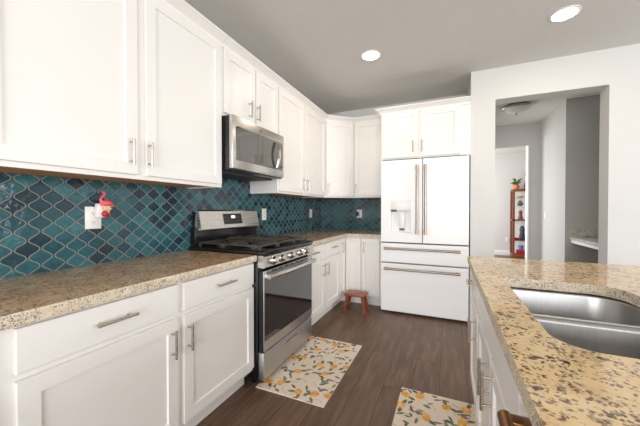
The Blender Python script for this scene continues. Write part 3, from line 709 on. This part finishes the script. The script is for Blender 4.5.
# ------------------------------------------------------------ lemon rugs
def rug(label, x0, x1, y0, y1, oranges, seed, wob):
    rnd = random.Random(seed); b = MB(); bm = b.bm
    b._new([(x0, y0, .001), (x1, y0, .001), (x1, y1, .001), (x0, y1, .001), (x0, y0, .007), (x1, y0, .007), (x1, y1, .007), (x0, y1, .007)],
           [(0, 3, 2, 1), (4, 5, 6, 7), (0, 1, 5, 4), (1, 2, 6, 5), (2, 3, 7, 6), (3, 0, 4, 7)], 0)
    cl = lambda x, y: (min(max(x, x0), x1), min(max(y, y0), y1))
    def blob(cx, cy, a, rx, ry, z, mi, leaf=False, n=14):
        P = []
        for i in range(n):
            t_ = 2 * pi * i / n; ex, ey = rx * math.cos(t_), ry * math.sin(t_) * (abs(math.sin(t_)) ** .6 if leaf else 1)
            q = cl(cx + ex * math.cos(a) - ey * math.sin(a), cy + ex * math.sin(a) + ey * math.cos(a))
            P.append((q[0], q[1], z))
        area_ = abs(sum(P[i][0] * P[i - 1][1] - P[i - 1][0] * P[i][1] for i in range(n)))
        if area_ < 2e-5: return
        f = bm.faces.new([bm.verts.new(p) for p in P]); f.material_index = mi
    z = .00715
    pts = list(oranges)
    for k in range(110):
        cx, cy = rnd.uniform(x0, x1), rnd.uniform(y0, y1)
        if all((cx - a) ** 2 + (cy - c) ** 2 > .042 ** 2 for a, c in pts):
            z += .000004; blob(cx, cy, rnd.uniform(0, pi), rnd.uniform(.018, .030), rnd.uniform(.007, .011), z, 2, True, 12)
    for k in range(60):
        cx, cy = rnd.uniform(x0, x1), rnd.uniform(y0, y1); a = rnd.uniform(0, 2 * pi); z += .000004
        for j in range(5):
            blob(cx + j * .012 * math.cos(a + j * .25), cy + j * .012 * math.sin(a + j * .25), a + j * .25, .008, .0022, z, 3, False, 8)
    for ox, oy in pts:
        for k in range(2):
            a = rnd.uniform(0, 2 * pi); z += .000004; blob(ox + .045 * math.cos(a), oy + .045 * math.sin(a), a + rnd.uniform(-.5, .5), .028, .012, z, 2, True, 12)
        z += .000004; blob(ox, oy, rnd.uniform(0, pi), rnd.uniform(.029, .034), rnd.uniform(.024, .028), z, 1, False, 18)
    return tag(rebase(b.build('rug', ['rug', 'rugorange', 'rugleaf', 'rugtwig'])), label, 'rug', 'citrus print kitchen rugs')
def unproj(px, py, z=0.007):
    f, yaw, pitch = 287.27, .4157, -.0121
    r, uu = (px - 320) / f, -(py - 213) / f
    dd = math.cos(pitch) - uu * math.sin(pitch); zz = math.sin(pitch) + uu * math.cos(pitch)
    R = (math.cos(yaw) * r - math.sin(yaw) * dd, math.sin(yaw) * r + math.cos(yaw) * dd, zz); t_ = (z - 1.2178) / R[2]
    return 1.821 + R[0] * t_, R[1] * t_
OR1 = [unproj(250 + a / 4, 320 + c / 4) for a, c in ((192, 205), (340, 100), (270, 118), (215, 150), (175, 150), (280, 180), (335, 187), (300, 215), (385, 190), (390, 105), (365, 125), (123, 250), (75, 245), (193, 287), (257, 297), (313, 303), (245, 73), (290, 78))]
OR2 = [unproj(380 + a / 4, 320 + c / 4) for a, c in ((102, 298), (160, 305), (80, 338), (185, 390), (265, 350), (345, 362), (330, 408))] + [(1.62, 1.52), (1.8, 1.45), (1.7, 1.32), (1.9, 1.55)]
rug('cream rug printed with oranges and leaves in front of the range', 0.632, 1.137, 1.607, 2.475, OR1, 3, 0)
rug('cream rug printed with oranges and leaves along the island', 1.545, 2.03, 1.13, 2.005, OR2, 5, 0)

# ------------------------------------------------------------ ceiling lamps
def recessed(x, y, label, energy):
    T = thing('recessed_light', label, 'ceiling light', (x, y, H), 'round recessed ceiling lights')
    MB().lathe([(0.096, 0), (0.096, -0.004), (0.080, -0.007), (0.078, -0.002), (0.078, 0.0)], (x, y, H - .0003), seg=32).build('trim_ring', 'trim', T)
    MB().lathe([(0.0775, 0), (0.0775, -0.0035), (0, -0.0045)], (x, y, H - .0006), seg=32).build('diffuser', 'lamp', T)
    area('recessed_lamp', (x, y, H - .012), (0, 0, 0), .15, .15, energy, (1, .87, .68), 'DISK')
recessed(1.145, 2.74, 'round lit recessed ceiling light above the kitchen aisle, nearer the refrigerator', 4)
recessed(2.63, 2.755, 'round lit recessed ceiling light above the island side, nearer the right wall', 4)
T = thing('ceiling_lamp', 'frosted glass bowl ceiling lamp with nickel ring in the hall', 'ceiling light', (2.715, 4.86, H))
MB().lathe([(0.07, 0), (0.08, -.012), (0.150, -.022), (0.172, -.034), (0.175, -.046), (0.166, -.054), (0.05, -.05), (0, -.05)], (2.715, 4.86, H - .0005), seg=32).build('ring', 'nickel', T)
b = MB(); b.lathe([(0.148, -.0545), (0.142, -.07), (0.118, -.093), (0.075, -.113), (0.03, -.124), (0, -.126)], (2.715, 4.86, H), seg=32); b.build('glass_bowl', 'bowl', T, 60)
MB().lathe([(0.014, -.1265), (0.014, -.135), (0.006, -.142), (0.008, -.15), (0, -.154)], (2.715, 4.86, H), seg=14).build('finial', 'nickel', T)

# ------------------------------------------------------------ hall desk and front room pieces
T = thing('desk_shelf', 'wall-hung granite desk shelf in the grey hall alcove', 'shelf', (3.9, 4.4, 0.80))
MB().box(3.33, 4.695, 3.70, AY - .002, 0.815, 0.85, 0.004).build('desktop', 'granite3', T)
MB().box(3.335, 4.69, AY - .022, AY - .002, 0.8505, 0.95, 0.003).build('splash', 'granite3', T)
MB().box(3.345, 3.365, 3.70, AY - .003, 0.775, 0.8145).build('apron', 'trim', T)
CX0, CX1, CY0, CY1, CZ = 3.345, 3.80, 8.60, 8.93, 1.735
T = thing('curio_cabinet', 'cherry wood glass curio cabinet in the room beyond the hall', 'display cabinet', (3.57, 8.76, 0))
b = MB().box(CX0, CX1, CY0, CY1, 0.0, 0.10, 0.004).box(CX0, CX1, CY0, CY1, CZ - .05, CZ, 0.004)
for x in (CX0, CX1 - .045):
    for y in (CY0, CY1 - .035): b.box(x, x + .045, y, y + .035, 0.10, CZ - .05)
b.box(CX0, CX1, CY0, CY0 + .03, 0.93, 0.97); b.box(CX0, CX0 + .03, CY0, CY1, 0.93, 0.97)
b.build('frame', 'cherry', T)
MB().box(CX0 + .045, CX1 - .045, CY1 - .01, CY1 - .002, 0.1, CZ - .05).build('back_panel', 'trim', T)
for z in (0.42, 0.95, 1.30): MB().box(CX0 + .032, CX1 - .032, CY0 + .032, CY1 - .04, z, z + .008).build('shelf', 'clear', T)
xs = CX0 + .12
def fig(name, label, cat, prof, loc, mat):
    tag(rebase(MB().lathe(prof, loc, seg=20).build(name, mat, None, 50)), label, cat)
fig('bowl', 'yellow bowl on the top shelf of the curio cabinet', 'bowl', [(.03, 0), (.05, .01), (.09, .05), (.085, .05), (.03, .012), (0, .012)], (xs + .06, 8.74, 1.5085), 'yellow')
MB().box(CX0 + .032, CX1 - .032, CY0 + .032, CY1 - .04, 1.50, 1.508).build('shelf', 'clear', T)
fig('vase', 'grey vase below the yellow bowl inside the curio cabinet', 'vase', [(.03, 0), (.06, .03), (.07, .07), (.03, .12), (.04, .14), (0, .14)], (xs + .06, 8.74, 1.3085), 'greyglaze')
fig('figurine', 'brown ceramic figurine on the middle shelf of the curio cabinet', 'figurine', [(.05, 0), (.055, .04), (.035, .12), (.045, .18), (.035, .23), (0, .24)], (xs + .07, 8.74, 0.9585), 'brownfig')
fig('figurine', 'dark slate figurine on the lower shelf of the curio cabinet', 'figurine', [(.06, 0), (.07, .06), (.05, .2), (.06, .28), (.04, .36), (0, .38)], (xs + .12, 8.80, 0.4285), 'navy')
fig('bowl', 'red bowl at the front of the lower curio cabinet shelf', 'bowl', [(.04, 0), (.07, .02), (.085, .07), (.08, .07), (.04, .02), (0, .02)], (xs - .01, 8.71, 0.4285), 'red')
fig('dish', 'blue dish on the floor of the curio cabinet', 'dish', [(.05, 0), (.05, .08), (.06, .2), (.055, .2), (0, .19)], (xs + .09, 8.80, 0.1005), 'blue')
b = MB().box(xs - .02, xs + .15, 8.65, 8.74, 0.1005, 0.20, 0.006); tag(rebase(b.build('gift_box', 'red')), 'red box at the front of the curio cabinet floor', 'box')
T = thing('potted_plant', 'small green plant in an orange pot on the curio cabinet', 'plant', (3.45, 8.74, CZ))
MB().lathe([(.05, .0005), (.062, .04), (.068, .11), (.06, .11), (.05, .09), (0, .09)], (3.44, 8.72, CZ), seg=18).build('pot', 'orangepot', T)
b = MB(); rnd = random.Random(4)
for k in range(26):
    a = rnd.uniform(0, 2 * pi); r = rnd.uniform(.06, .17); h = rnd.uniform(.05, .2); p = Vector((3.44, 8.72, CZ + .09))
    q = p + Vector((r * .5 * math.cos(a), r * .25 * math.sin(a), h * .8)); e = p + Vector((r * math.cos(a), r * .4 * math.sin(a), h))
    b.tube([p, q, e], [.004, .016, .003], 6)
b.build('leaves', 'green', T, 60)
b = MB(); b.lathe([(.07, 0), (.08, .1), (.05, .22), (.03, .3), (.06, .36), (.05, .44), (.02, .5), (0, .52)], (3.70, 8.83, CZ + .0008), seg=16)
tag(rebase(b.build('figurine', 'brownfig')), 'tall brown figurine on top of the curio cabinet', 'figurine')
